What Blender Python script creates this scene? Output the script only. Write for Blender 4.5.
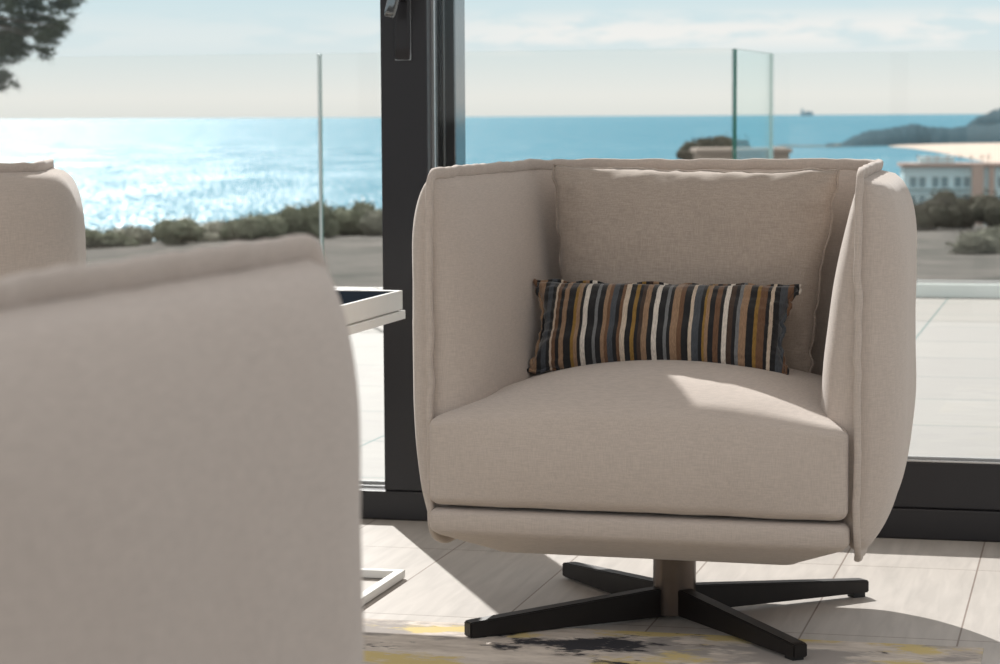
import bpy, bmesh, math, random
from mathutils import Vector, Matrix, noise
random.seed(7)
R = math.radians
scene = bpy.context.scene
COL = scene.collection
for o in list(bpy.data.objects): bpy.data.objects.remove(o)

# ------------------------------------------------------------------ camera
F, H, PITCH, ROLL = 2400.0, 0.83, R(5.155), R(0.31)
cd = bpy.data.cameras.new('camera'); cam = bpy.data.objects.new('camera', cd); COL.objects.link(cam)
cd.sensor_width = 36.0; cd.lens = 36.0*F/1000.0
cd.clip_start = 0.05; cd.clip_end = 250000.0
fw = Vector((0, math.cos(PITCH), -math.sin(PITCH))); r0 = Vector((1, 0, 0)); u0 = r0.cross(fw)
rt = math.cos(ROLL)*r0 - math.sin(ROLL)*u0; up = rt.cross(fw)
m = Matrix((rt, up, -fw)).transposed().to_4x4(); m.translation = (0, 0, H)
cam.matrix_world = m
cd.dof.use_dof = True; cd.dof.focus_distance = 3.75; cd.dof.aperture_fstop = 11.0
scene.camera = cam
# ------------------------------------------------------------------ view
vs = scene.view_settings
scene.display_settings.display_device = 'sRGB'
vs.view_transform = 'Standard'; vs.look = 'None'; vs.gamma = 1.0; vs.use_curve_mapping = False
vs.exposure = 0.0
# ------------------------------------------------------------------ sky
wd = bpy.data.worlds.new('sky'); scene.world = wd; wd.use_nodes = True
nt = wd.node_tree; nt.nodes.clear()
def N(nt, t, **k):
    n = nt.nodes.new(t)
    for a, b in k.items(): setattr(n, a, b)
    return n
L = lambda nt, a, b: nt.links.new(a, b)
tc = N(nt, 'ShaderNodeTexCoord'); sp = N(nt, 'ShaderNodeSeparateXYZ'); L(nt, tc.outputs['Generated'], sp.inputs[0])
def ramp(nt, stops, interp='LINEAR'):
    n = N(nt, 'ShaderNodeValToRGB'); n.color_ramp.interpolation = interp
    e = n.color_ramp.elements
    while len(e) > 1: e.remove(e[-1])
    e[0].position = stops[0][0]; e[0].color = (*stops[0][1], 1)
    for p, c in stops[1:]:
        x = e.new(p); x.color = (*c, 1)
    return n
def g2l(*c):
    return tuple(((v/255)/12.92 if v/255 <= .04045 else ((v/255+.055)/1.055)**2.4) for v in c)
mr = N(nt, 'ShaderNodeMapRange'); mr.inputs['From Min'].default_value = -0.02; mr.inputs['From Max'].default_value = 1.0
L(nt, sp.outputs['Z'], mr.inputs['Value'])
k = 1/1.02
sk = ramp(nt, [(0.0, (.16, .15, .14)), (0.0185, (.20, .19, .18)), (0.0194, g2l(231, 233, 230)), (0.028*k+.0, g2l(238, 239, 236)), (0.045*k, g2l(222, 233, 235)), (0.07*k, g2l(211, 231, 237)),
               (0.2, (.80, .80, .81)), (0.5, (.80, .79, .78)), (1.0, (.80, .79, .78))])
L(nt, mr.outputs[0], sk.inputs[0])
# thin white cloud bank low over the sea
mp = N(nt, 'ShaderNodeMapping'); mp.inputs['Scale'].default_value = (28, 28, 120); mp.inputs['Location'].default_value = (3.1, 0, .4)
L(nt, tc.outputs['Generated'], mp.inputs['Vector'])
no = N(nt, 'ShaderNodeTexNoise'); no.inputs['Scale'].default_value = 1.0; no.inputs['Detail'].default_value = 6
L(nt, mp.outputs[0], no.inputs['Vector'])
cr = ramp(nt, [(0.42, (0, 0, 0)), (0.54, (1, 1, 1))]); L(nt, no.outputs[0], cr.inputs[0])
band = ramp(nt, [(0.0, (0, 0, 0)), (0.0455, (0, 0, 0)), (0.048, (1, 1, 1)), (0.056, (.9, .9, .9)), (0.0635, (0, 0, 0))]); L(nt, mr.outputs[0], band.inputs[0])
mu = N(nt, 'ShaderNodeMath', operation='MULTIPLY'); L(nt, cr.outputs[0], mu.inputs[0]); L(nt, band.outputs[0], mu.inputs[1])
fx = N(nt, 'ShaderNodeMapRange'); fx.inputs['From Min'].default_value = -.07; fx.inputs['From Max'].default_value = .03; fx.inputs['To Min'].default_value = .3; L(nt, sp.outputs['X'], fx.inputs['Value'])
m3 = N(nt, 'ShaderNodeMath', operation='MULTIPLY'); L(nt, mu.outputs[0], m3.inputs[0]); L(nt, fx.outputs[0], m3.inputs[1])
mx = N(nt, 'ShaderNodeMix', data_type='RGBA'); L(nt, m3.outputs[0], mx.inputs[0]); L(nt, sk.outputs[0], mx.inputs[6])
mx.inputs[7].default_value = (*g2l(246, 244, 241), 1)
bg = N(nt, 'ShaderNodeBackground'); L(nt, mx.outputs[2], bg.inputs[0]); bg.inputs[1].default_value = 1.0
ow = N(nt, 'ShaderNodeOutputWorld'); L(nt, bg.outputs[0], ow.inputs[0])
# ------------------------------------------------------------------ sun
SUN_AZ, SUN_EL = R(13.7), R(37)          # azimuth: to the left of straight ahead
ld = bpy.data.lights.new('sun', 'SUN'); sun = bpy.data.objects.new('sun', ld); COL.objects.link(sun)
ld.energy = 6.2; ld.angle = R(0.55); ld.color = (1.0, .972, .94)
sd = Vector((-math.sin(SUN_AZ)*math.cos(SUN_EL), math.cos(SUN_AZ)*math.cos(SUN_EL), math.sin(SUN_EL)))
sun.rotation_euler = sd.to_track_quat('Z', 'Y').to_euler(); sun.location = (-3, 12, 8)

# ------------------------------------------------------------------ helpers
TH = R(14); UX = Vector((math.cos(TH), -math.sin(TH), 0)); UY = Vector((math.sin(TH), math.cos(TH), 0)); W0 = Vector((-.281, 4.911, 0))
def W(s, d, z=0.0): return W0 + s*UX + d*UY + Vector((0, 0, z))     # along the window wall, outward from it, up
def at(x, y, D, dz=0):                                               # world point at depth D in a viewing direction
    v = fw + rt*(x-500)/F + up*(332-y)/F
    return Vector((0, 0, H)) + v*(D/v.y)
def seaat(x, y, z):
    v = fw + rt*(x-500)/F + up*(332-y)/F
    return Vector((0, 0, H)) + v*((z-H)/v.z)
def mat(name, build):
    m = bpy.data.materials.new(name); m.use_nodes = True; m.node_tree.nodes.clear()
    build(m.node_tree); return m
def out(nt, s):
    o = N(nt, 'ShaderNodeOutputMaterial'); L(nt, s, o.inputs[0]); return o
def principled(nt, col=None, rough=.5, metal=0, spec=.5, **k):
    p = N(nt, 'ShaderNodeBsdfPrincipled')
    if col is not None: p.inputs['Base Color'].default_value = (*col, 1)
    p.inputs['Roughness'].default_value = rough; p.inputs['Metallic'].default_value = metal
    p.inputs['Specular IOR Level'].default_value = spec
    for a, b in k.items(): p.inputs[a.replace('_', ' ')].default_value = b
    return p
def tex(nt, kind, scale, vec=None, coord='Object', mscale=(1, 1, 1), **k):
    t = N(nt, 'ShaderNodeTexCoord'); mp = N(nt, 'ShaderNodeMapping'); mp.inputs['Scale'].default_value = mscale
    L(nt, t.outputs[coord], mp.inputs[0])
    n = N(nt, kind); n.inputs['Scale'].default_value = scale
    L(nt, mp.outputs[0], n.inputs['Vector'])
    for a, b in k.items(): n.inputs[a].default_value = b
    return n
def mixc(nt, f, a, b, mode='MIX'):
    m = N(nt, 'ShaderNodeMix', data_type='RGBA', blend_type=mode)
    for i, v in ((0, f), (6, a), (7, b)):
        if hasattr(v, 'is_output') or isinstance(v, bpy.types.NodeSocket): L(nt, v, m.inputs[i])
        elif i == 0: m.inputs[0].default_value = v
        else: m.inputs[i].default_value = (*v, 1)
    return m.outputs[2]
def bump(nt, h, strength, dist, p):
    b = N(nt, 'ShaderNodeBump'); b.inputs['Strength'].default_value = strength; b.inputs['Distance'].default_value = dist
    L(nt, h, b.inputs['Height']); L(nt, b.outputs[0], p.inputs['Normal']); return b
def simple(name, col, rough=.5, metal=0, spec=.5, var=.08, nscale=20, bumpd=0.0, **k):
    def f(nt):
        p = principled(nt, None, rough, metal, spec, **k)
        n = tex(nt, 'ShaderNodeTexNoise', nscale, Detail=5)
        lo = tuple(max(0, c*(1-var)) for c in col); hi = tuple(min(1, c*(1+var)) for c in col)
        L(nt, mixc(nt, n.outputs[0], lo, hi), p.inputs['Base Color'])
        if bumpd: bump(nt, n.outputs[0], .5, bumpd, p)
        out(nt, p.outputs[0])
    return mat(name, f)

def fabric(base, vary, light):
    def f(nt):
        p = principled(nt, None, .9, 0, .15)
        p.inputs['Sheen Weight'].default_value = .25; p.inputs['Sheen Roughness'].default_value = .5
        a = tex(nt, 'ShaderNodeTexNoise', 1.0, mscale=(900, 900, 60), Detail=2)
        b = tex(nt, 'ShaderNodeTexNoise', 1.0, mscale=(70, 70, 900), Detail=2)
        c = tex(nt, 'ShaderNodeTexNoise', 6.0, Detail=3)
        ad = N(nt, 'ShaderNodeMath', operation='ADD'); L(nt, a.outputs[0], ad.inputs[0]); L(nt, b.outputs[0], ad.inputs[1])
        cr = ramp(nt, [(.78/2, (0, 0, 0)), (1.22/2, (1, 1, 1))])
        hf = N(nt, 'ShaderNodeMath', operation='MULTIPLY'); L(nt, ad.outputs[0], hf.inputs[0]); hf.inputs[1].default_value = .5
        L(nt, hf.outputs[0], cr.inputs[0])
        lo = tuple(v*(1-vary) for v in base); hi = tuple(v*(1+vary) for v in base)
        cc = mixc(nt, cr.outputs[0], lo, hi)
        cc = mixc(nt, c.outputs[0], cc, mixc(nt, .12, cc, light))
        L(nt, cc, p.inputs['Base Color'])
        bump(nt, hf.outputs[0], .35, .0012, p)
        out(nt, p.outputs[0])
    return f
M = {}
M['fabric'] = mat('woven_greige_fabric', fabric((.50, .43, .382), .09, (.68, .6, .53)))
M['pillow'] = mat('woven_taupe_fabric', fabric((.40, .335, .285), .14, (.6, .53, .47)))
M['metal'] = simple('bronze_black_metal', (.013, .010, .009), .45, .2, .35, .2, 60)
M['column'] = simple('brushed_bronze_metal', (.12, .095, .08), .3, .9, .5, .15, 40)
M['white'] = simple('white_lacquer', (.80, .79, .76), .35, 0, .5, .03, 30)
M['tabletop'] = simple('black_smoked_tabletop', (.012, .016, .022), .6, 0, .0, .1, 10)
M['frame'] = simple('anthracite_aluminium', (.022, .021, .024), .38, .2, .5, .12, 300)
M['gloss'] = simple('polished_anodised_aluminium', (.20, .215, .225), .10, .85, .5, .05, 50)
M['silver'] = simple('track_aluminium', (.6, .6, .6), .3, .9, .5, .05, 50)
M['rubber'] = simple('black_gasket', (.01, .01, .01), .7)
M['kerb'] = simple('white_kerb_stone', (.84, .90, .88), .6, 0, .3, .04, 9)
M['edge'] = simple('green_glass_edge', (.03, .17, .14), .15, 0, .6, .1, 5)
M['edge_light'] = simple('pale_glass_edge', (.42, .58, .55), .2, 0, .5, .05, 5)
M['seal'] = simple('pale_joint_seal', (.62, .70, .70), .4, 0, .4, .03, 5)
M['render'] = simple('beige_render', (.36, .31, .27), .9, 0, .2, .1, 3)

def glass_mat(name, tint, refl=1.0, rough=0.0):
    def f(nt):
        t = N(nt, 'ShaderNodeBsdfTransparent'); t.inputs[0].default_value = (*tint, 1)
        g = N(nt, 'ShaderNodeBsdfGlossy'); g.inputs['Roughness'].default_value = rough; g.inputs[0].default_value = (.95, .95, .95, 1)
        fr = N(nt, 'ShaderNodeFresnel'); geo = N(nt, 'ShaderNodeNewGeometry'); io = N(nt, 'ShaderNodeMapRange'); io.inputs['To Min'].default_value = 1.45; io.inputs['To Max'].default_value = 1/1.45
        L(nt, geo.outputs['Backfacing'], io.inputs['Value']); L(nt, io.outputs[0], fr.inputs[0])   # the ray is not bent, so both faces reflect alike
        mu = N(nt, 'ShaderNodeMath', operation='MULTIPLY'); L(nt, fr.outputs[0], mu.inputs[0]); mu.inputs[1].default_value = refl
        mx = N(nt, 'ShaderNodeMixShader'); L(nt, mu.outputs[0], mx.inputs[0]); L(nt, t.outputs[0], mx.inputs[1]); L(nt, g.outputs[0], mx.inputs[2])
        out(nt, mx.outputs[0])
    return mat(name, f)
M['glass_window'] = glass_mat('window_glass', (.985, .99, .985), .6)
M['glass_fence'] = glass_mat('balustrade_glass', (.992, .985, .972), .6)
M['glass_green'] = glass_mat('tinted_balustrade_glass', (.94, .985, .97), .7)

def link(name, bm, material, parent=None, smooth=True, angle=None):
    me = bpy.data.meshes.new(name)
    bmesh.ops.recalc_face_normals(bm, faces=bm.faces)
    bm.to_mesh(me); bm.free()
    for p in me.polygons: p.use_smooth = smooth
    mats = material if isinstance(material, (list, tuple)) else [material]
    for m_ in mats: me.materials.append(m_)
    o = bpy.data.objects.new(name, me); COL.objects.link(o)
    if parent: o.parent = parent
    if smooth and angle:
        md = o.modifiers.new('edge_split', 'EDGE_SPLIT'); md.split_angle = R(angle)
    return o
def thing(name, label, cat, loc=(0, 0, 0), rz=0, group=None):
    o = bpy.data.objects.new(name, None); COL.objects.link(o)
    o.empty_display_size = .1
    o.location = loc; o.rotation_euler = (0, 0, rz); o['label'] = label; o['category'] = cat
    if group: o['group'] = group
    return o
def tag(o, label, cat, group=None, kind=None):
    o['label'] = label; o['category'] = cat
    if group: o['group'] = group
    if kind: o['kind'] = kind
    return o
def box(bm, x0, x1, y0, y1, z0, z1, bev=0.0, mi=0, seg=2):
    vs = [bm.verts.new(c) for c in ((x0, y0, z0), (x1, y0, z0), (x1, y1, z0), (x0, y1, z0), (x0, y0, z1), (x1, y0, z1), (x1, y1, z1), (x0, y1, z1))]
    fs = [bm.faces.new([vs[i] for i in q]) for q in ((0, 3, 2, 1), (4, 5, 6, 7), (0, 1, 5, 4), (1, 2, 6, 5), (2, 3, 7, 6), (3, 0, 4, 7))]
    for f in fs: f.material_index = mi
    if bev:
        es = list({e for f in fs for e in f.edges})
        bmesh.ops.bevel(bm, geom=es, offset=bev, segments=seg, affect='EDGES', profile=.5)
    return bm
def nb(): return bmesh.new()
def tube(bm, pts, rad, n=8, closed=False, flat=1.0):
    """tube along pts; rad number or list"""
    k = len(pts); rings = []
    for i, p in enumerate(pts):
        a = pts[(i-1) % k] if (closed or i > 0) else pts[i]; b = pts[(i+1) % k] if (closed or i < k-1) else pts[i]
        t = (Vector(b)-Vector(a)).normalized()
        ref = Vector((0, 0, 1)) if abs(t.z) < .8 else Vector((0, 1, 0))
        s = t.cross(ref).normalized(); u = s.cross(t)
        r = rad[i] if isinstance(rad, (list, tuple)) else rad
        rings.append([bm.verts.new(Vector(p)+s*r*math.cos(2*math.pi*j/n)+u*r*flat*math.sin(2*math.pi*j/n)) for j in range(n)])
    rng = range(k if closed else k-1)
    for i in rng:
        A, B = rings[i], rings[(i+1) % k]
        # match the ring offset when the reference flips
        best = min(range(n), key=lambda o: sum((A[j].co-B[(j+o) % n].co).length for j in (0, n//4, n//2)))
        for j in range(n):
            try: bm.faces.new((A[j], A[(j+1) % n], B[(j+1+best) % n], B[(j+best) % n]))
            except ValueError: pass
    if not closed:
        for Rg in (rings[0], rings[-1]):
            try: bm.faces.new(Rg)
            except ValueError: pass
    return bm
def rbox(hx, hy, hz, r, n=14, fn=None, loc=(0, 0, 0)):
    """rounded box with a dense grid, every vertex passed through fn"""
    bm = nb(); cache = {}
    def crd(i):   # denser near the edges
        t = -1+2*i/n; return math.sin(t*math.pi/2)*.5+t*.5 if True else t
    def V(a, b, c):
        key = (round(a, 6), round(b, 6), round(c, 6))
        if key in cache: return cache[key]
        p = Vector((a*hx, b*hy, c*hz))
        q = Vector((max(-hx+r, min(hx-r, p.x)), max(-hy+r, min(hy-r, p.y)), max(-hz+r, min(hz-r, p.z))))
        d = p-q
        if d.length > 1e-9:
            mxx = max(abs(d.x), abs(d.y), abs(d.z)); d = d.normalized()*min(r, mxx)*1.0
            q = q+d
        if fn: q = fn(q, (a, b, c))
        cache[key] = bm.verts.new(q+Vector(loc)); return cache[key]
    for ax in range(3):
        for sg in (-1, 1):
            for i in range(n):
                for j in range(n):
                    vs = []
                    for (ii, jj) in ((i, j), (i+1, j), (i+1, j+1), (i, j+1)):
                        c = [0, 0, 0]; c[ax] = sg; c[(ax+1) % 3] = crd(ii); c[(ax+2) % 3] = crd(jj)
                        vs.append(V(*c))
                    if len(set(vs)) == 4: bm.faces.new(vs)
    return bm
def nz(p, s=1.0, seed=0): return noise.noise(Vector((p[0]*s+seed*7.3, p[1]*s-seed*3.1, p[2]*s+seed)))
def copy_tree(o, parent=None):
    c = o.copy(); COL.objects.link(c); c.parent = parent
    for ch in list(o.children): copy_tree(ch, c)
    return c

# ------------------------------------------------------------------ the setting
def plank(nt, c1, c2, mortar, bw, rh, gap, rough, off=0.0, shift=(0, 0, 0), grain=.5, rotz=0.0):
    p = principled(nt, None, rough, 0, .12)
    t = N(nt, 'ShaderNodeTexCoord'); mp = N(nt, 'ShaderNodeMapping'); mp.inputs['Location'].default_value = shift
    mp.inputs['Rotation'].default_value = (0, 0, rotz)
    L(nt, t.outputs['Object'], mp.inputs[0])
    b = N(nt, 'ShaderNodeTexBrick', offset=off, offset_frequency=2, squash=1.0)
    L(nt, mp.outputs[0], b.inputs['Vector'])
    b.inputs['Scale'].default_value = 1; b.inputs['Brick Width'].default_value = bw; b.inputs['Row Height'].default_value = rh
    b.inputs['Mortar Size'].default_value = gap; b.inputs['Mortar Smooth'].default_value = .1; b.inputs['Bias'].default_value = 0
    b.inputs['Color1'].default_value = (*c1, 1); b.inputs['Color2'].default_value = (*c2, 1); b.inputs['Mortar'].default_value = (*mortar, 1)
    m2 = N(nt, 'ShaderNodeMapping'); m2.inputs['Scale'].default_value = (45, 5, 45) if not grain < 0 else (5, 45, 45)
    m2.inputs['Rotation'].default_value = (0, 0, .25)
    L(nt, t.outputs['Object'], m2.inputs[0])
    n = N(nt, 'ShaderNodeTexNoise'); n.inputs['Scale'].default_value = 1; n.inputs['Detail'].default_value = 6; n.inputs['Distortion'].default_value = .5
    L(nt, m2.outputs[0], n.inputs[0])
    cr = ramp(nt, [(.3, (1-abs(grain)*.3,)*3), (.7, (1, 1, 1))]); L(nt, n.outputs[0], cr.inputs[0])
    L(nt, mixc(nt, 1.0, b.outputs['Color'], cr.outputs[0], 'MULTIPLY'), p.inputs['Base Color'])
    bb = bump(nt, b.outputs['Fac'], -.4, .002, p)
    out(nt, p.outputs[0])
M['floor'] = mat('pale_oak_look_floor_tiles', lambda nt: plank(nt, (.515, .475, .44), (.545, .505, .465), (.26, .21, .18), .247, .6, .0016, .42, shift=(-.023, .3, 0), grain=.6))
M['deck'] = mat('pale_deck_tiles', lambda nt: plank(nt, (.36, .35, .335), (.38, .37, .35), (.13, .21, .20), 1.15, .6, .004, .6, shift=(.337, -.55, 0), grain=-.35))

def room_obj(name, bm, material, kind='structure', smooth=False, **k):
    o = link(name, bm, material, None, smooth, **k); o.location = W0; o.rotation_euler = (0, 0, -TH)
    if kind: o['kind'] = kind
    return o
room_obj('floor', box(nb(), -3.5, 4.0, -7.0, -.0, -.12, 0), M['floor'])
b = nb(); box(b, -9, 5, .29, 5.66, -.35, 0.0); box(b, -.30, 5, 5.66, 6.56, -.35, 0.0)
room_obj('terrace_deck', b, M['deck'])
b = nb(); box(b, -9, .015, 5.36, 5.46, .0, .062, .004); box(b, -.09, .015, 5.46, 6.27, .0, .062, .004); box(b, -.09, 5, 6.27, 6.37, .0, .062, .004)
room_obj('trim_kerb', b, M['kerb'])
# threshold and frames of the window wall
b = nb(); box(b, -3.5, 4.0, 0, .03, 0, .060, .003); box(b, -3.5, 4.0, .03, .29, -.02, .018)
thr = room_obj('trim_threshold', b, M['frame'])
b = nb()
for d in (.205, .235, .262): box(b, -3.5, 4.0, d, d+.007, .018, .026+(.012 if d > .25 else 0))
o = link('track', b, M['silver'], thr, False)
# lintel over the whole opening
room_obj('trim_lintel', box(nb(), -3.5, 4.0, 0, .29, 2.45, 2.85), M['frame'])

def sash(name, x0, x1, d0, d1, z0, z1, stile, rail, glassd, seals=True):
    root = bpy.data.objects.new(name, None); COL.objects.link(root); root.location = W0; root.rotation_euler = (0, 0, -TH)
    root['kind'] = 'structure'
    b = nb(); box(b, x0, x0+stile, d0, d1, z0, z1, .003); link('stile', b, M['frame'], root, False)
    b = nb(); box(b, x1-stile, x1, d0, d1, z0, z1, .003); link('stile', b, M['gloss' if name == 'window_1' else 'frame'], root, False)
    b = nb(); box(b, x0+stile, x1-stile, d0+.004, d1, z0, z0+rail, .003); link('bottom_rail', b, M['frame'], root, False)
    b = nb(); box(b, x0+stile, x1-stile, d0+.004, d1, z1-rail, z1, .003); link('top_rail', b, M['frame'], root, False)
    b = nb(); box(b, x0+stile-.005, x1-stile+.005, glassd-.005, glassd+.005, z0+rail-.005, z1-rail+.005); link('glass_pane', b, M['glass_window'], root, False)
    # slim glazing bead round the pane
    b = nb(); w = .006
    box(b, x0+stile, x0+stile+w, glassd-.012, glassd-.005, z0+rail, z1-rail); box(b, x1-stile-w, x1-stile, glassd-.012, glassd-.005, z0+rail, z1-rail)
    box(b, x0+stile, x1-stile, glassd-.012, glassd-.005, z0+rail, z0+rail+w)
    box(b, x0+stile, x1-stile, d0+.0045, d0+.008, z0+rail+.0, z0+rail+.003)
    link('glazing_bead', b, M['silver'], root, False)
    return root
sl = sash('door_1', .041, 3.0, .004, .082, .060, 2.45, .098, .092, .05)
fx = sash('window_1', -3.3, .150, .185, .268, .018, 2.45, .118, .012, .225)
# groove line down the outer stile and the meeting profile between the two leaves
b = nb(); box(b, .075, .105, .125, .185, .018, 2.45, .002); link('meeting_profile', b, M['gloss'], fx, False)
b = nb()
for s in (.092, .108, .124): box(b, s, s+.0025, .181, .186, .03, 2.43)
link('gasket_line', b, M['silver'], fx, False)
# handle: long backplate, boss and lever
hd = bpy.data.objects.new('door_handle', None); COL.objects.link(hd); hd.parent = sl
bm = rbox(.0165, .005, .16, .0045, 8, loc=(.090, -.001, 1.103)); link('backplate', bm, M['frame'], hd)
b = nb(); box(b, .0740, .1065, -.0012, .0030, .9425, .9455); box(b, .1045, .1072, -.0012, .0030, .944, 1.26); link('plate_edge', b, M['silver'], hd, False)
b = nb(); tube(b, [(.092, -.005, 1.07), (.092, -.05, 1.07)], .011, 16); link('neck', b, M['frame'], hd, True, 40)
bm = rbox(.012, .007, .07, .005, 8); bmesh.ops.rotate(bm, verts=bm.verts, matrix=Matrix.Rotation(R(14), 3, 'Y'), cent=(0, 0, 0)); bmesh.ops.translate(bm, verts=bm.verts, vec=(.095, -.052, 1.095))
link('lever', bm, M['gloss'], hd)

M['shading_ceiling_strip'] = simple('white_ceiling_plaster', (.82, .80, .77), .9, 0, .2, .02, 4)
room_obj('shading_ceiling_strip', box(nb(), -3.5, 4.0, -2.0, 0, 2.45, 2.85), M['shading_ceiling_strip'])  # unseen strip, cut short to shade the near chair and let skylight in
# ------------------------------------------------------------------ balustrade panes
def pane(name, s0, s1, d0, d1, label, m_=None, z0=.03, z1=1.105, em=None, strip=False):
    t = thing(name, label, 'glass panel', W(s0, d0), 0, None)
    a = Vector((s1-s0, d1-d0)); ln = a.length; t.rotation_euler = (0, 0, -TH+math.atan2(a.y, a.x))
    bm = nb(); box(bm, 0, ln, -.008, .008, z0, z1)
    for f in bm.faces:
        n = f.normal; f.normal_update(); n = f.normal
        f.material_index = 0 if abs(n.y) > .5 else (2 if n.x > .5 or (n.z > .5 and em) else 1)
    link('glass_pane', bm, [m_ or M['glass_fence'], M['edge'] if m_ or not em else em, em or M['edge']], t, False)
    if strip: bm = nb(); box(bm, ln+.0005, ln+.0125, -.008, .008, z0, z1-.004, .002); link('joint_seal', bm, M['seal'], t, False)
    bm = nb(); box(bm, 0, ln, -.014, .014, .058, .075, .002); link('clamp_channel', bm, M['silver'], t, False)
    return t
pane('balustrade_panel', -8.4, -5.2, 5.41, 5.41, 'frameless glass terrace panel at the far left, under the overhanging pine')
pane('balustrade_panel', -5.185, -1.877, 5.41, 5.41, 'clear glass terrace panel left of the narrow vertical joint, in front of the glittering sea', strip=True)
pane('balustrade_panel', -1.8635, -.045, 5.41, 5.41, 'clear glass terrace panel running behind the dark door frame up to the green-edged corner')
pane('balustrade_panel', -.036, .002, 5.43, 6.30, 'short green-tinted glass panel turning away at the balustrade corner', M['glass_green'], em=M['edge_light'])
pane('balustrade_panel', .012, 4.2, 6.32, 6.32, 'long clear glass terrace panel at the right, in front of beach and apartment block', em=M['edge_light'])

# ------------------------------------------------------------------ armchair
HWF, HWB, YF, YB, RC = .335, .302, -.262, .308, .105
def shell_path(step=.012):
    P = [Vector((-HWF, YF)), Vector((-HWB, YB)), Vector((HWB, YB)), Vector((HWF, YF))]
    pts = [P[0]]
    for i in (1, 2):
        a, b, c = P[i-1], P[i], P[i+1]
        d1 = (a-b).normalized(); d2 = (c-b).normalized(); ang = d1.angle(d2); tl = RC/math.tan(ang/2)
        s = b+d1*tl; e = b+d2*tl; cen = b+(d1+d2).normalized()*(RC/math.sin(ang/2))
        a0 = math.atan2(s.y-cen.y, s.x-cen.x); a1 = math.atan2(e.y-cen.y, e.x-cen.x)
        while a1 > a0: a1 -= 2*math.pi
        for k_ in range(13):
            t = a0+(a1-a0)*k_/12; pts.append(cen+RC*Vector((math.cos(t), math.sin(t))))
    pts.append(P[3])
    # resample, denser at both ends
    ls = [0]
    for i in range(1, len(pts)): ls.append(ls[-1]+(pts[i]-pts[i-1]).length)
    tot = ls[-1]
    samp = []; s = 0
    while s < tot/2:
        samp.append(s); s += .0035 if s < .02 else (.007 if s < .08 else step)
    samp = samp+[tot/2]+[tot-x for x in reversed(samp)]
    res = []
    for s in samp:
        for i in range(1, len(ls)):
            if ls[i] >= s-1e-9: break
        f = (s-ls[i-1])/max(1e-9, ls[i]-ls[i-1]); p = pts[i-1].lerp(pts[i], f)
        res.append((p, min(s, tot-s), s))
    o = []
    for i, (p, se, s) in enumerate(res):
        a = res[max(0, i-1)][0]; b = res[min(len(res)-1, i+1)][0]; t = (b-a).normalized()
        o.append((p, se, s, Vector((-t.y, t.x))))       # outward normal
    return o
PATH = shell_path()
def prof(d, w, e):
    x = min(max(d/w, 0), 1); return (1-(1-x)**e)**(1/e)
def ztop(p, se):
    y = p.y; z = .7325+.003*min(1, max(0, (y-YF)/(YB-YF)*1.5))
    r = .017
    if se < r: z -= r-math.sqrt(max(0, r*r-(r-se)**2))
    return z
def zbot(p, se):
    z = .162; r = .055
    if se < r: z += .9*(r-math.sqrt(max(0, r*r-(r-se)**2)))
    return z
NV = 44
def shell_sheet(side):
    bm = nb(); grid = []
    for (p, se, s, n) in PATH:
        zt, zb = ztop(p, se), zbot(p, se); colv = []
        for j in range(NV+1):
            tt = j/NV; v = .5-.5*math.cos(math.pi*tt); v = .6*v+.4*tt
            z = zb+(zt-zb)*v; dt, db = zt-z, z-zb
            back = min(1, max(0, (p.y-.12)/.15))
            if side > 0:
                T = .066*(1-.12*back); th = T*prof(dt, .13, 2.6)*prof(db, .24, 2.1)*prof(se, .16, 2.2)
            else:
                T = .066*(1-.25*back); th = -T*prof(dt, .36, 1.45)*prof(db, .22, 2)*prof(se, .11, 2.0)
            if 0 < j < NV and se > 0:
                th *= 1+.05*nz((p.x, p.y, z), 9, 1)
                crease = math.exp(-dt/.05)*.0022*nz((s*28, side, z*14), 1, 3)*min(1, dt/.01) + math.exp(-se/.04)*.0018*nz((z*30, s*10, side), 1, 5)*min(1, se/.01)
                th += side*crease
            colv.append(bm.verts.new((p.x+n.x*th, p.y+n.y*th, z)))
        grid.append(colv)
    for i in range(len(grid)-1):
        for j in range(NV): bm.faces.new((grid[i][j], grid[i+1][j], grid[i+1][j+1], grid[i][j+1]))
    return bm
def welt_pts():
    pts = []
    n0 = len(PATH)
    def P3(i, z, outw=0.0): p = PATH[i][0]; return Vector((p.x, p.y, z))
    zt0, zb0 = ztop(PATH[0][0], 0), zbot(PATH[0][0], 0)
    vert = [zb0+(zt0-zb0)*t/40 for t in range(1, 40)]
    for z in vert: pts.append(P3(0, z))
    for i in range(n0): pts.append(P3(i, ztop(PATH[i][0], PATH[i][1])))
    for z in reversed(vert): pts.append(P3(n0-1, z))
    for i in range(n0-1, -1, -1): pts.append(P3(i, zbot(PATH[i][0], PATH[i][1])))
    # smooth and wobble like sewn fabric
    for _ in range(2): pts = [(pts[i-1]+pts[i]*2+pts[(i+1) % len(pts)])/4 for i in range(len(pts))]
    c = Vector((0, .02, .45))
    res = []
    for i, p in enumerate(pts):
        w = Vector((nz(p, 30, 2), nz(p, 30, 4), nz(p, 34, 6)))*.0030
        a = pts[i-1]; b = pts[(i+1) % len(pts)]
        res.append(p+w)
    return res
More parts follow.
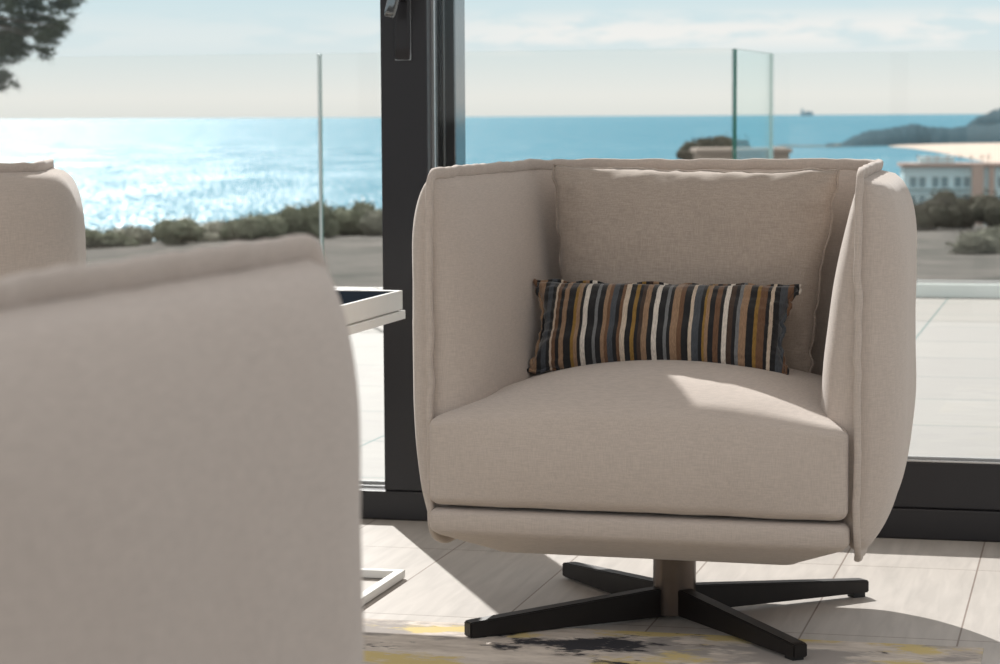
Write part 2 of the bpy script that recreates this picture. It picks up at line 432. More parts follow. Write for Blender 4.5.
def welt_mesh(off=0.0):
    """flat sewn flange: an oval tube whose long axis points outward from the seam"""
    pts = welt_pts(); k = len(pts); bm = nb(); n = 12; rings = []
    # local frames: thickness axis = outward plan normal of the nearest path sample
    for i, p in enumerate(pts):
        t = (pts[(i+1) % k]-pts[i-1]).normalized()
        q = min(PATH, key=lambda a: (a[0]-Vector((p.x, p.y))).length); nn = Vector((q[3].x, q[3].y, 0))
        nn = (nn-t*nn.dot(t)).normalized(); o = t.cross(nn).normalized()
        if o.z < 0 and p.z > .6: o = -o
        cen = Vector((q[0].x, q[0].y+.12*(1 if p.y < -.2 else 0), .45))
        if o.dot(p-cen) < 0: o = -o
        A, B = .0070*(1+.12*nz(p, 40, 8)), .0095*(1+.1*nz(p, 25, 9))
        ring = []
        for j in range(n):
            a = 2*math.pi*j/n; ca, sa = math.cos(a), math.sin(a)
            ca = math.copysign(abs(ca)**.75, ca); sa = math.copysign(abs(sa)**.75, sa)
            groove = 1-.16*math.exp(-((abs(math.sin(a))-.15)/.2)**2)*0
            ring.append(bm.verts.new(p+nn*A*ca*(.72+.28*sa)+o*(B*sa+.0072)))
        rings.append(ring)
    for i in range(k):
        A_, B_ = rings[i], rings[(i+1) % k]
        best = min(range(n), key=lambda o_: sum((A_[j].co-B_[(j+o_) % n].co).length for j in (0, 3, 6, 9)))
        sgn = 1
        f2 = min(range(n), key=lambda o_: sum((A_[j].co-B_[(o_-j) % n].co).length for j in (0, 3, 6, 9)))
        c1 = sum((A_[j].co-B_[(j+best) % n].co).length for j in (0, 3, 6, 9)); c2 = sum((A_[j].co-B_[(f2-j) % n].co).length for j in (0, 3, 6, 9))
        for j in range(n):
            if c1 <= c2+1e-9: q = (A_[j], A_[(j+1) % n], B_[(j+1+best) % n], B_[(j+best) % n])
            else: q = (A_[j], A_[(j+1) % n], B_[(f2-j-1) % n], B_[(f2-j) % n])
            try: bm.faces.new(q)
            except ValueError: pass
    return bm

def seat_fn(q, c):
    x, y, z = q; hz = .095
    yy = (y+.245)/.49            # 0 front .. 1 back
    v = (z+hz)/(2*hz)
    x *= 1-.13*min(1, max(0, yy))
    z0 = .219
    u = min(1, abs(x)/.325)
    topz = .360+.063*(1-u**2.3)*(1-max(0, abs(yy-.55)/.62)**3.2)+.006*(1-u)
    zz = z0+(topz-z0)*v
    y2 = y-.012*(1-u**3)*(4*v*(1-v))*(1 if yy < .3 else 0)*1.3
    zz += .0016*nz((x, y, zz), 14, 5)
    return Vector((x, y2, zz))
def base_mesh():
    bm = nb(); rings = []
    def ring(z, ins, r, fr):
        x0, y0, y1 = .331-ins, -.292+fr, .27-ins
        pts = []
        for (cx, cy, a0) in ((x0-r, y0+r, -90), (x0*.93-r, y1-r, 0), (-x0*.93+r, y1-r, 90), (-x0+r, y0+r, 180)):
            for k_ in range(7):
                a = R(a0+90*k_/6); pts.append((cx-.006+r*math.cos(a), cy+r*math.sin(a), z))
        return [bm.verts.new(p) for p in pts]
    for z, ins, r, fr in ((.2135, .03, .02, .03), (.2135, .008, .02, .008), (.209, .002, .02, .002), (.203, 0, .02, 0), (.184, 0, .02, 0), (.178, .003, .02, .003), (.172, .010, .02, .009), (.141, .085, .02, .066), (.137, .092, .02, .073), (.135, .104, .02, .09)):
        rings.append(ring(z, ins, r, fr))
    for a, b_ in zip(rings, rings[1:]):
        k = len(a)
        for i in range(k): bm.faces.new((a[i], a[(i+1) % k], b_[(i+1) % k], b_[i]))
    bm.faces.new(rings[0]); bm.faces.new(list(reversed(rings[-1])))
    return bm
def pillow_mesh(hw, hh, th, taper=0.0, n=44, seed=0, wr=1.0, flange=0.0, pinch=.35, ex=3.0, sag=0.0, zp=None):
    """soft pillow in the xz plane, thickness along y; two faces meeting in a seam"""
    bm = nb(); sheets = []
    def uvp(u, v):
        # corners drawn out, edges pulled in
        x = u*hw*(1-pinch*.10*(1-v*v)); z = v*hh*(1-(pinch if zp is None else zp)*.16*(1-u*u))
        x *= 1-taper*(1-v)/2
        z += sag*(u*u)*(1 if v > 0 else 0)*v
        return x, z
    border = {}
    for sgn in (-1, 1):
        g = []
        for i in range(n+1):
            row = []
            for j in range(n+1):
                a = -1+2*i/n; b_ = -1+2*j/n
                u = .55*a+.45*math.sin(a*math.pi/2); v = .55*b_+.45*math.sin(b_*math.pi/2)
                if i in (0, n) or j in (0, n):
                    if (i, j) not in border:
                        x, z = uvp(u, v)
                        w = .004*wr*nz((u*6, v*6, 3), 1.4, seed)
                        border[(i, j)] = bm.verts.new((x+(w if i in (0, n) else 0), .25*w, z+(w if j in (0, n) else 0)))
                    row.append(border[(i, j)]); continue
                x, z = uvp(u, v)
                pu = (1-abs(u)**ex); pv = (1-abs(v)**ex)
                t = th*(max(0, pu)**.55)*(max(0, pv)**.55)
                e = math.exp(-(1-abs(v))*7)+math.exp(-(1-abs(u))*7)
                wk = .006*wr*e*nz((u*9, v*9, sgn), 1.0, seed+2)+.0045*wr*nz((u*2.3, v*2.3, sgn), 1.0, seed+4)
                row.append(bm.verts.new((x, sgn*(t+wk*min(1, t/.02)), z)))
            g.append(row)
        for i in range(n):
            for j in range(n):
                q = (g[i][j], g[i+1][j], g[i+1][j+1], g[i][j+1])
                bm.faces.new(q)
    ks = [(i, 0) for i in range(n)]+[(n, j) for j in range(n)]+[(i, n) for i in range(n, 0, -1)]+[(0, j) for j in range(n, 0, -1)]
    loop = [border[k_].co.copy() for k_ in ks]
    return bm, loop
def make_armchair(label, group, cushions=True):
    t = thing('swivel_armchair', label, 'armchair', (0, 0, 0), 0, group)
    sh = link('shell', shell_sheet(1), M['fabric'], t)
    link('inner_padding', shell_sheet(-1), M['fabric'], sh)
    link('piping', welt_mesh(), M['fabric'], sh)
    bm = rbox(.331, .245, .095, .021, 34, seat_fn); bmesh.ops.translate(bm, verts=bm.verts, vec=(-.006, -.05, 0)); link('seat_cushion', bm, M['fabric'], t)
    link('seat_base', base_mesh(), M['fabric'], t, True, 55)
    b = nb(); tube(b, [(0, 0, .008), (0, 0, .138)], .0355, 40); link('column', b, M['column'], t, True, 40)
    b = nb(); box(b, -.085, .085, -.085, .085, .1305, .1365, .003); link('mounting_plate', b, M['metal'], t, False)
    for k_ in range(4):
        a = R(222+90*k_); bm = nb()
        # tapered flat bar: deep at the hub, shallow at the tip
        zb_ = .0045 if k_ in (0, 3) else .008; xs = ((.0, zb_, .054), (.06, zb_, .051), (.372, zb_, .030), (.380, zb_, .0285))
        w = .0125; rg = []
        for x, z0, z1 in xs: rg.append([bm.verts.new((x, y, z)) for y, z in ((-w, z0), (w, z0), (w, z1), (-w, z1))])
        for p, q in zip(rg, rg[1:]):
            for i in range(4): bm.faces.new((p[i], p[(i+1) % 4], q[(i+1) % 4], q[i]))
        bm.faces.new(rg[0]); bm.faces.new(rg[-1])
        bmesh.ops.bevel(bm, geom=[e for e in bm.edges], offset=.0018, segments=2, affect='EDGES')
        lg = link('leg', bm, M['metal'], t, False); lg.rotation_euler = (0, 0, a)
        low = .0031 if k_ in (0, 3) else -.0
        bm = nb(); box(bm, .350, .374, -.010, .010, low, .0095, .001); link('foot_pad', bm, M['rubber'], lg, False)
    return t
main = make_armchair('greige fabric swivel armchair facing us, with striped cushion on its seat', 'swivel armchairs around the rug')
main.location = (.287, 3.924, 0); main.rotation_euler = (0, 0, R(-16))
fg = copy_tree(main); fg['label'] = 'blurred armchair in the foreground, filling the lower left, seen from its outer side'
fg.location = (-.519, 1.435, 0); fg.rotation_euler = (R(-.7), 0, R(165)); fg.scale = (1, 1.09, 1)
th3 = copy_tree(main); th3['label'] = 'pale armchair cut by the left edge of the photo, standing against the window'
th3.location = (-1.165, 4.47, 0); th3.rotation_euler = (0, 0, R(192))

CM = Matrix.Translation((.287, 3.924, 0)) @ Matrix.Rotation(R(-16), 4, 'Z')
# back pillow
bm, loop = pillow_mesh(.250, .176, .062, taper=.14, seed=3, wr=1.8, pinch=.28)
bp = link('back_pillow', bm, M['pillow'])
bp.matrix_world = CM @ Matrix.Translation((-.012, .178, .566)) @ Matrix.Rotation(R(-9), 4, 'X') @ Matrix.Rotation(R(.8), 4, 'Y')
tag(bp, 'large square taupe pillow leaning against the back of the armchair', 'pillow')
b = nb(); tube(b, loop, .0022, 6, True); link('seam', b, M['pillow'], bp)
# striped lumbar pillow
cols = {'k': (.012, .012, .014), 'd': (.055, .033, .023), 'b': (.15, .078, .042), 't': (.30, .19, .115), 'o': (.27, .155, .035), 'c': (.56, .46, .36), 's': (.062, .070, .082), 'g': (.17, .175, .18), 'w': (.66, .60, .53)}
SA = 'dbktkskcbktkotkwkgktbskbckokdtk'
SB = 'wkgktbkcskotkbkwdkgtkobkcksbkwk'
def stripe(nt):
    p = principled(nt, None, .75, 0, .25); p.inputs['Sheen Weight'].default_value = .35
    t = N(nt, 'ShaderNodeTexCoord'); s = N(nt, 'ShaderNodeSeparateXYZ'); L(nt, t.outputs['Object'], s.inputs[0])
    n = tex(nt, 'ShaderNodeTexNoise', 4, Detail=2)
    dx = N(nt, 'ShaderNodeMath', operation='MULTIPLY_ADD'); L(nt, n.outputs[0], dx.inputs[0]); dx.inputs[1].default_value = .006; L(nt, s.outputs[0], dx.inputs[2])
    rnd = random.Random(4); rs = []
    for seq, lo, hi in ((SA, -.235, .0), (SB, .0, .24)):
        wds = [rnd.choice((.35, .5, .7)) if _ in 'wcog' else rnd.choice((.5, .75, 1.0)) for _ in seq]; tot = sum(wds); a = 0; st = []
        for ch, w_ in zip(seq, wds): st.append((a/tot, cols[ch])); a += w_
        mrn = N(nt, 'ShaderNodeMapRange'); mrn.inputs['From Min'].default_value = lo; mrn.inputs['From Max'].default_value = hi
        L(nt, dx.outputs[0], mrn.inputs[0]); r_ = ramp(nt, st, 'CONSTANT'); L(nt, mrn.outputs[0], r_.inputs[0]); rs.append(r_)
    gt = N(nt, 'ShaderNodeMath', operation='GREATER_THAN'); L(nt, dx.outputs[0], gt.inputs[0]); gt.inputs[1].default_value = 0
    cc = mixc(nt, gt.outputs[0], rs[0].outputs[0], rs[1].outputs[0])
    fz = tex(nt, 'ShaderNodeTexNoise', 1, mscale=(1500, 200, 120), Detail=2)
    cr = ramp(nt, [(.3, (.7, .7, .7)), (.7, (1.25, 1.25, 1.25))]); L(nt, fz.outputs[0], cr.inputs[0])
    L(nt, mixc(nt, 1.0, cc, cr.outputs[0], 'MULTIPLY'), p.inputs['Base Color'])
    bump(nt, fz.outputs[0], .4, .001, p)
    out(nt, p.outputs[0])
M['stripe'] = mat('striped_velvet', stripe)
bm, loop = pillow_mesh(.228, .080, .050, seed=9, taper=.04, wr=1.7, pinch=1.0, zp=.35, ex=2.8, n=48)
lp = link('striped_pillow', bm, M['stripe'])
lp.matrix_world = CM @ Matrix.Translation((-.034, .048, .476)) @ Matrix.Rotation(R(-27), 4, 'X') @ Matrix.Rotation(R(.1), 4, 'Y')
tag(lp, 'small oblong velvet cushion with brown, black, ochre and cream vertical stripes on the seat', 'cushion')
b = nb(); wl = []
for i, p in enumerate(loop):
    c = Vector((p.x*.93, 0, p.z*.80)); d = (p-c).normalized()
    wl.append(p+d*.002+Vector((0, .0025*math.sin(i*.9), .0012*math.sin(i*1.3))))
tube(b, wl, .0036, 8, True); link('piping', b, M['stripe'], lp)

# ------------------------------------------------------------------ side table
tb = thing('side_table', 'white framed side table with dark tray top, between foreground armchair and door frame', 'side table', W(.24, -.52), -TH)
w_, d_ = .46, .46
def frame_bm(x0, x1, y0, y1, z0, z1, t):
    b = nb(); box(b, x0, x1, y0, y0+t, z0, z1, .0012); box(b, x0, x1, y1-t, y1, z0, z1, .0012); box(b, x0, x0+t, y0+t, y1-t, z0, z1, .0012); box(b, x1-t, x1, y0+t, y1-t, z0, z1, .0012); return b
ty = link('tray', frame_bm(-w_, -.002, -d_, -.002, .4805, .515, .008), M['white'], tb, False)
b = nb(); box(b, -w_+.01, -.012, -d_+.01, -.012, .500, .5125); link('tray_floor', b, M['tabletop'], ty, False)
b = nb(); box(b, -w_-.002, .002, -d_-.002, .002, .463, .4785, .0012); box(b, -w_+.006, -.008, -d_+.006, -.008, .478, .4815); link('top_frame', b, M['white'], tb, False)
# three sides of the floor frame and the two posts at the far left, with struts up to the top
link('floor_frame', frame_bm(-w_, .021, -d_-.01, -.080, .002, .0165, .016), M['white'], tb, False)
for (x, y) in ((-w_+.001, -.081), (-w_+.001, -d_-.009)):
    b = nb(); box(b, x, x+.014, y-(.014 if y > -.2 else -.0), y+(0 if y > -.2 else .014), .016, .464, .001); link('leg', b, M['white'], tb, False)

# ------------------------------------------------------------------ rug
def rugm(nt):
    p = principled(nt, None, .95, 0, .1)
    a = tex(nt, 'ShaderNodeTexNoise', 4.6, mscale=(1.0, 1.3, 1), Detail=4, Roughness=.6)
    c = tex(nt, 'ShaderNodeTexNoise', 5.5, mscale=(1.1, 1.6, 1), Detail=3); c.inputs['Vector'].links[0].from_node.inputs['Location'].default_value = (5, 3, 1)
    y = tex(nt, 'ShaderNodeTexNoise', 4.5, mscale=(1.0, 1.7, 1), Detail=3); y.inputs['Vector'].links[0].from_node.inputs['Location'].default_value = (11.3, -4, 2)
    s = tex(nt, 'ShaderNodeTexNoise', 1, mscale=(60, 420, 60), Detail=3)
    def thr(n, lo, hi):
        ad = N(nt, 'ShaderNodeMath', operation='MULTIPLY_ADD'); L(nt, s.outputs[0], ad.inputs[0]); ad.inputs[1].default_value = .22; L(nt, n.outputs[0], ad.inputs[2])
        r_ = ramp(nt, [(lo+.11, (0, 0, 0)), (hi+.11, (1, 1, 1))]); L(nt, ad.outputs[0], r_.inputs[0]); return r_.outputs[0]
    m2 = tex(nt, 'ShaderNodeTexNoise', 14, mscale=(.6, 1.6, 1), Detail=6, Roughness=.7); r2 = ramp(nt, [(.38, (.52, .46, .41)), (.62, (.74, .67, .60))]); L(nt, m2.outputs[0], r2.inputs[0])
    cc = mixc(nt, thr(c, .52, .58), r2.outputs[0], (.36, .33, .31))
    cc = mixc(nt, thr(y, .56, .59), cc, (.64, .52, .25))
    cc = mixc(nt, thr(a, .58, .60), cc, (.05, .05, .058))
    L(nt, cc, p.inputs['Base Color']); bump(nt, s.outputs[0], .5, .002, p)
    out(nt, p.outputs[0])
M['rug'] = mat('distressed_patchwork_rug', rugm)
bm = rbox(1.35, .85, .0028, .0027, 2)
bm.free(); bm = nb(); box(bm, -1.45, 1.30, -2.7, -.957, .0, .003, .0012)
rg = room_obj('rug', bm, M['rug'], None)
tag(rg, 'distressed low pile rug in cream, yellow, grey and black patches under the armchairs', 'rug')

# ------------------------------------------------------------------ sea and coast
SEA = -45.0
def seam(nt):
    dif = N(nt, 'ShaderNodeBsdfDiffuse')
    n0 = tex(nt, 'ShaderNodeTexNoise', 1, mscale=(.002, .0012, 1), Detail=5)
    L(nt, mixc(nt, n0.outputs[0], (.095, .245, .33), (.115, .275, .36)), dif.inputs[0])
    gl = N(nt, 'ShaderNodeBsdfGlossy'); gl.distribution = 'BECKMANN'; gl.inputs['Roughness'].default_value = .47; gl.inputs[0].default_value = (.9, .95, 1, 1)
    w1 = tex(nt, 'ShaderNodeTexNoise', 1, mscale=(.6, .055, 1), Detail=4, Roughness=.75)
    w2 = tex(nt, 'ShaderNodeTexNoise', 1, mscale=(.02, .004, 1), Detail=3)
    ad = N(nt, 'ShaderNodeMath', operation='MULTIPLY_ADD'); L(nt, w2.outputs[0], ad.inputs[0]); ad.inputs[1].default_value = .14; L(nt, w1.outputs[0], ad.inputs[2])
    cr = ramp(nt, [(.50, (.004, .004, .004)), (.57, (.012, .012, .012)), (.63, (.075, .075, .075)), (.72, (.5, .5, .5))]); L(nt, ad.outputs[0], cr.inputs[0])
    mx = N(nt, 'ShaderNodeMixShader'); L(nt, cr.outputs[0], mx.inputs[0]); L(nt, dif.outputs[0], mx.inputs[1]); L(nt, gl.outputs[0], mx.inputs[2])
    out(nt, mx.outputs[0])
M['sea'] = mat('sea_water', seam)
b = nb()
vs = [b.verts.new((x, y, SEA)) for x, y in ((-60000, 150), (60000, 150), (60000, 95000), (-60000, 95000))]; b.faces.new(vs)
o = link('sea', b, M['sea'], None, False); o['kind'] = 'structure'

def hill_h(x, y):
    if y < 64: z = -.95-(y-11)*.0225
    else: z = -2.14-(y-64)*.0583
    if y > 540: z -= (y-540)*.12
    z += .12*nz((x*.12, y*.12, 0), 1, 1)*min(1, (y-10)/20)
    z -= .035*max(0, -x)*min(1, y/60)
    if y < 60: z = min(z, -.4)
    return z
def ground(nt):
    p = principled(nt, None, .95, 0, .05)
    n = tex(nt, 'ShaderNodeTexNoise', .6, Detail=8, Roughness=.7)
    r_ = ramp(nt, [(.35, (.06, .065, .06)), (.5, (.115, .112, .105)), (.68, (.17, .16, .15))]); L(nt, n.outputs[0], r_.inputs[0])
    L(nt, r_.outputs[0], p.inputs['Base Color']); out(nt, p.outputs[0])
M['ground'] = mat('dry_scrub_ground', ground)
b = nb(); ys = [10.2, 12, 15, 19, 24, 30, 36, 42, 48, 54, 60, 64, 70, 90, 130, 200, 300, 420, 540, 620, 760]
xs = [-1+2*i/60 for i in range(61)]
g = [[b.verts.new((t*(30+y*.55), y, hill_h(t*(30+y*.55), y))) for t in xs] for y in ys]
for i in range(len(ys)-1):
    for j in range(60): b.faces.new((g[i][j], g[i][j+1], g[i+1][j+1], g[i+1][j]))
o = link('hillside', b, M['ground'], None, True); o['kind'] = 'structure'

def leafm(name, c1, c2):
    def f(nt):
        p = principled(nt, None, .95, 0, .03)
        n = tex(nt, 'ShaderNodeTexNoise', 3.0, Detail=3)
        L(nt, mixc(nt, n.outputs[0], c1, c2), p.inputs['Base Color']); out(nt, p.outputs[0])
    return mat(name, f)
M['leaf_olive'] = leafm('olive_scrub_leaves', (.10, .125, .09), (.27, .285, .215))
M['leaf_grey'] = leafm('grey_green_scrub_leaves', (.13, .145, .115), (.31, .31, .26))
M['leaf_dark'] = leafm('dark_scrub_leaves', (.05, .06, .045), (.14, .135, .11))
M['needle'] = leafm('pine_needles', (.05, .065, .04), (.13, .145, .09))
M['bark'] = simple('grey_bark', (.13, .10, .08), .9, 0, .1, .4, 30, .01)
M['hazed_wood'] = leafm('haze_tinted_pinewood', (.03, .07, .10), (.055, .11, .135))  # distance haze is mixed into this bluish base colour
M['sand'] = simple('pale_beach_sand', (.62, .53, .46), .95, 0, .1, .08, .02)
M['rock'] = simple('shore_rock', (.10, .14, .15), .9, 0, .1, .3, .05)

def shrub(c, rx, ry, rz, leafmat, label, n=900, ls=.10, group='scrub bushes on the slope', seed=0, name='shrub', lumps=9, zlo=.35):
    rnd = random.Random(seed); t = thing(name, label, 'shrub', (c.x, c.y, c.z), 0, group)
    bm = nb()
    lob = []
    for i in range(lumps):
        a = rnd.uniform(0, 6.28); q = rnd.uniform(.15, .72)
        lob.append((Vector((rx*q*math.cos(a), ry*q*math.sin(a), rz*rnd.uniform(zlo, max(.74, zlo+.12)))), rnd.uniform(.36, .56)))
    lob.append((Vector((0, 0, rz*.45)), .55 if zlo < .5 else .3))
    for lc, lr in lob:
        r3 = Vector((rx*lr, ry*lr, (rz*.85 if zlo < .5 else rx*.8)*lr))
        res = bmesh.ops.create_icosphere(bm, subdivisions=2, radius=1)
        for v in res['verts']:
            d = v.co.normalized(); s = .78+.25*nz(d, 2.2, seed+lc.x)
            v.co = lc+Vector((d.x*r3.x*s, d.y*r3.y*s, d.z*r3.z*s)); v.co.z = max(0.0, v.co.z)
        for _ in range(n//len(lob)):
            d = Vector((rnd.gauss(0, 1), rnd.gauss(0, 1), rnd.gauss(0, 1))).normalized(); s = rnd.uniform(.72, 1.12)
            p = lc+Vector((d.x*r3.x*s, d.y*r3.y*s, d.z*r3.z*s))
            if p.z < 0: continue
            a = Vector((rnd.gauss(0, 1), rnd.gauss(0, 1), rnd.gauss(0, 1))).normalized(); b_ = a.cross(d).normalized(); l = ls*rnd.uniform(.6, 1.3)
            q = [bm.verts.new(p+v) for v in (a*l, b_*l*.45, -a*l, -b_*l*.45)]; bm.faces.new(q)
    bmm = nb(); tube(bmm, [(0, 0, -.3), (.02*rx, 0, rz*.3), (.05*rx, 0, rz*(.6 if zlo < .5 else .8))], [.06*rx, .045*rx, .02*rx], 7); 
    me = link('foliage', bm, leafmat, t, False); link('stem', bmm, M['bark'], t)
    return t
# left slope: (px, py of the top, half width px, depth)
sid = 0
def slope_shrub(px, ytop, hw, D, mt, lab, base=None, n=900, **kw):
    global sid; sid += 1
    top = at(px, ytop, D); gz = hill_h(top.x, D); rz = max(.5, top.z-gz+.12)*1.12
    shrub(Vector((top.x, D, gz-.12)), hw/F*D*1.35, hw/F*D*1.1, rz, mt, lab, seed=sid, n=n, ls=.055*D/55, **kw)
slope_shrub(58, 252, 26, 57, M['leaf_grey'], 'low scrub bush on the slope just right of the armchair at the left edge')
slope_shrub(100, 238, 30, 58, M['leaf_olive'], 'lowest grey-green scrub bush at the left end of the row below the sparkling sea')
slope_shrub(135, 236, 30, 60, M['leaf_grey'], 'second scrub bush from the left in the row below the sparkling sea')
slope_shrub(172, 223, 26, 57, M['leaf_olive'], 'rounded olive bush left of the middle of the row under the sea')
slope_shrub(212, 228, 34, 60, M['leaf_grey'], 'wide greyish bush in the middle of the left row under the sea')
slope_shrub(252, 217, 30, 58, M['leaf_olive'], 'bushy olive scrub ending just left of the gap with sea beside the glass joint')
slope_shrub(311, 205, 30, 59, M['leaf_olive'], 'tall olive bush right behind the narrow vertical joint of the glass balustrade')
slope_shrub(352, 206, 30, 61, M['leaf_olive'], 'olive bush between the glass joint and the dark door frame')
slope_shrub(396, 208, 30, 60, M['leaf_grey'], 'scrub bush mostly hidden behind the dark door frame')
# right slope
for (px, yt, hw, D, mt, lab) in ((926, 205, 26, 57, 'leaf_dark', 'dark bush directly right of the armchair, below the apartment block'),
                                 (962, 195, 27, 59, 'leaf_dark', 'tallest dark bush in front of the apartment block'),
                                 (1002, 201, 30, 58, 'leaf_dark', 'dark bush cut by the right edge, below the tower of the apartment block'),
                                 (890, 216, 26, 61, 'leaf_dark', 'dark bush mostly hidden behind the right arm of the armchair')):
    slope_shrub(px, yt, hw, D, M[mt], lab, n=1300)
slope_shrub(992, 246, 34, 42, M['leaf_grey'], 'grey scrub bush low on the right slope, just above the white kerb', n=1400)
#slope_shrub(940, 262, 22, 40, M['leaf_grey'], 'small grey scrub tuft on the right slope beside the armchair', n=700)
# beige block standing in for an unidentified blurred patch, scrub behind
t = thing('beige_block', 'low flat-topped beige block showing just over the armchair back, by the glass corner', 'shed', at(740, 300, 62))
t.location.z = -2.9
tx = at(740, 148, 62).z+2.9
b = nb(); box(b, -1.15, 1.15, -.9, .9, 0, tx-.12, .01); link('wall', b, M['render'], t, False)
b = nb(); box(b, -1.22, 1.22, -.97, .97, tx-.12, tx, .02); link('roof', b, M['render'], t, False)
slope_shrub(716, 130, 30, 64, M['leaf_dark'], 'small brown-green bush rising behind the beige block', n=700, zlo=.62, lumps=14)

# pine branch hanging in at the upper left
pt = thing('pine_tree', 'pine tree reaching in with dark needle clusters at the upper left corner', 'pine tree', (-8.4, 25.5, -2.1))
def loc(p): return Vector(p)-Vector((-8.4, 25.5, -2.1))
b = nb(); tube(b, [(0, 0, -.3), (.15, 0, 1.6), (.1, .1, 3.2), (.35, 0, 4.6), (.6, 0, 6.4)], [.21, .19, .16, .12, .05], 12); link('trunk', b, M['bark'], pt)
rnd = random.Random(21); nm = nb(); tips = []
targets = [(75, -6), (68, 8), (60, 2), (52, 16), (62, 28), (48, 30), (38, 22), (30, 10), (40, 4), (56, 36), (45, 38), (28, 32), (20, 20), (10, 10), (6, 26), (15, 36), (24, 44), (8, 44), (0, 38), (-6, 20), (-10, 45), (2, 52), (14, 52), (20, 54), (8, 78), (0, 82), (-8, 78), (-14, 62), (4, 62), (46, 50), (-20, 30), (-20, 5), (0, 2), (16, 0), (24, -6), (50, -10), (36, -14), (10, -16), (-10, -20)]
br = []
for i, (x, y) in enumerate(targets):
    D = 25+rnd.uniform(-.6, .6); br.append(loc(at(x, y, D)))
more = []
for k_ in range(90):
    a = rnd.uniform(0, 6.28); q = rnd.uniform(.4, 2.6)
    p = Vector((-7.6+q*math.cos(a), 25.5+q*math.sin(a)*.9, rnd.uniform(1.6, 4.8)))
    pr_x = 500+F*p.x/p.y; pr_y = 116-F*(p.z-H)/p.y
    if pr_x > 0 and pr_y > -8: continue
    more.append(loc(p))
hub = [Vector((.15, 0, 3.0)), Vector((.3, 0, 4.0)), Vector((.45, 0, 5.2))]
bl = nb()
for p in br+more:
    h = min(hub, key=lambda q: abs(q.z-p.z-.2)); mid = h.lerp(p, .6)+Vector((0, 0, .18)); tube(bl, [h, mid, p], [.035, .014, .004], 5)
    nt_ = 7 if p in br else 5
    for c in range(nt_):
        cc = p+Vector((rnd.gauss(0, .045), rnd.gauss(0, .09), rnd.gauss(0, .04)))
        dirr = (cc-mid).normalized()
        for _ in range(46):
            d = (dirr*.6+Vector((rnd.gauss(0, .6), rnd.gauss(0, .6), rnd.gauss(0, .6)))).normalized(); l = rnd.uniform(.06, .12)
            s = d.cross(Vector((rnd.random(), rnd.random(), rnd.random()))).normalized()*.006
            o_ = cc+dirr*rnd.uniform(-.09, .02)
            nm.faces.new([nm.verts.new(o_-s), nm.verts.new(o_+s), nm.verts.new(o_+d*l)])
link('branches', bl, M['bark'], pt); link('needles', nm, M['needle'], pt, False)

# far shore: beach, wooded headland, low spit
b = nb(); bp_ = [(1110, 182), (1050, 174), (1000, 165), (960, 157), (935, 152), (912, 148.6), (888, 146.8), (905, 145.0), (960, 142.5), (1060, 139), (1150, 150)]
c0 = [seaat(x, y, SEA) for x, y in bp_]
vt = [b.verts.new((p.x, p.y, SEA+.8)) for p in c0]; vb = [b.verts.new((p.x, p.y, SEA-1)) for p in c0]
b.faces.new(vt)
for i in range(len(vt)): b.faces.new((vt[i], vt[(i+1) % len(vt)], vb[(i+1) % len(vt)], vb[i]))
o = link('beach', b, M['sand'], None, False); o['kind'] = 'structure'
def ridge(name, prof_, ybase, depth, m_, seed):
    """a wooded ridge: crest heights along x, sloping down to the water on both sides"""
    bm = nb(); cols_ = []
    nseg = 90
    for i in range(nseg+1):
        t = i/nseg*(len(prof_)-1); k_ = min(int(t), len(prof_)-2); f = t-k_
        x = prof_[k_][0]*(1-f)+prof_[k_+1][0]*f; y = prof_[k_][1]*(1-f)+prof_[k_+1][1]*f
        yb = ybase[0]+(ybase[1]-ybase[0])*i/nseg
        foot = seaat(x, yb, SEA); Dc = foot.y+depth*.5; crest = at(x, y, Dc).z
        hgt = max(1.0, crest-SEA); row = []
        for j in range(13):
            v = j/12; yy = foot.y+depth*v; hh = math.sin(math.pi*v)**.7*hgt if 0 < j < 12 else -3
            if 0 < j < 12: hh = max(.5, hh*(1+.16*nz((i*.45, j*.8, 0), 1, seed)))
            row.append(bm.verts.new((foot.x*(yy/foot.y), yy, SEA+hh)))
        cols_.append(row)
    for i in range(nseg):
        for j in range(12): bm.faces.new((cols_[i][j], cols_[i+1][j], cols_[i+1][j+1], cols_[i][j+1]))
    o = link(name, bm, m_, None, True); o['kind'] = 'structure'; return o
ridge('headland', [(826, 149), (838, 146), (850, 138), (868, 131), (886, 129), (900, 127), (916, 124), (930, 127), (950, 128), (975, 126), (1010, 124), (1060, 122)], (148, 143), 500, M['hazed_wood'], 2)
ridge('headland_hill', [(955, 134), (968, 124), (976, 117), (984, 115), (992, 111), (1005, 108), (1040, 102), (1100, 98)], (142.5, 140), 700, M['hazed_wood'], 5)
ridge('rock_spit', [(772, 146), (785, 144.5), (800, 145.3), (815, 145), (832, 145.6), (838, 143), (846, 147)], (147, 147), 70, M['rock'], 8)

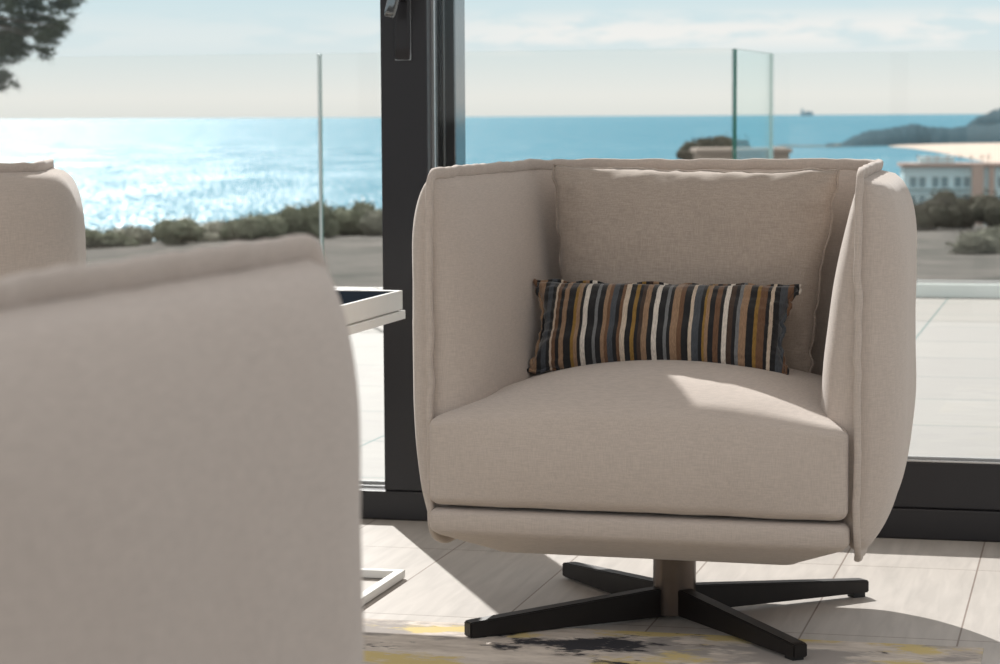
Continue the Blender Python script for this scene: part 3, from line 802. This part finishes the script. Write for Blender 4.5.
# apartment block by the bay
D = 480.0; s_ = D/F
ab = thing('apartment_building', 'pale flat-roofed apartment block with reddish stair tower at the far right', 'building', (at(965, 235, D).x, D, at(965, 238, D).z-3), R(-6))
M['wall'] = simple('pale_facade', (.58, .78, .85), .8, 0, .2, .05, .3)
M['roofm'] = simple('reddish_roof_edge', (.42, .33, .30), .85, 0, .2, .1, .4)
M['tower'] = simple('pink_render', (.52, .42, .38), .85, 0, .2, .06, .4)
M['pane_dark'] = simple('distant_window_glass', (.20, .32, .37), .25, 0, .5, .1, .5)
hgt = 17.2; 
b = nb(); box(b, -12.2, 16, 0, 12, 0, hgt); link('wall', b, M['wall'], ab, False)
b = nb(); box(b, -12.8, 16.5, -.8, 12.5, hgt, hgt+.7); link('roof', b, M['roofm'], ab, False)
b = nb(); box(b, 1.2, 3.4, -1.4, 0, 0, hgt+.2); link('stair_tower', b, M['tower'], ab, False)
b = nb(); box(b, 4.6, 5.6, -.6, 0, 0, hgt); link('stair_tower', b, M['tower'], ab, False)
for fl in range(4):
    z = hgt-3.3-fl*3.7
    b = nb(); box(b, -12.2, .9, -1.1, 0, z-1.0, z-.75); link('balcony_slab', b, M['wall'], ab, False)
    for wx in (-11, -9.2, -6.6, -4.8, -2.2, -.4, 6.4, 8.2, 11, 13):
        b = nb(); box(b, wx, wx+1.3, -.08, 0.02, z-.7, z+1.3); link('window', b, M['pane_dark'], ab, False)
b = nb(); box(b, -9, -2, 3, 8, hgt+.7, hgt+2.1)
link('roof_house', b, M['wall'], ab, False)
for x in (-9.5, -7.5, -5.8, -3.6, -1.2, 1.0, 3.1, 4.4):
    b = nb(); box(b, x, x+.12, -.2, -.08, hgt+.7, hgt+2.4+.5*math.sin(x*3)); box(b, x-.5, x+.6, -.2, -.1, hgt+1.9, hgt+2.05)
    link('aerial', b, M['roofm'], ab, False)

# ship on the horizon
D = 52000.0
sp_ = thing('cargo_ship', 'tiny hazy cargo ship sitting on the horizon above the right of the armchair', 'ship', (at(806.5, 118, D).x, D, SEA))
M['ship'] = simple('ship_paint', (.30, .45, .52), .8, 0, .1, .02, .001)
b = nb()
vv = [(-130, 0), (130, 0), (150, 70), (-140, 70)]
f_ = [b.verts.new((x, -20, z)) for x, z in vv]; k2 = [b.verts.new((x, 20, z)) for x, z in vv]
b.faces.new(f_); b.faces.new(list(reversed(k2)))
for i in range(4): b.faces.new((f_[i], k2[i], k2[(i+1) % 4], f_[(i+1) % 4]))
link('hull', b, M['ship'], sp_, False)
b = nb(); box(b, -115, -60, -18, 18, 70, 150); link('bridge', b, M['ship'], sp_, False)
b = nb(); box(b, -30, 120, -18, 18, 70, 100); link('cargo', b, M['ship'], sp_, False)
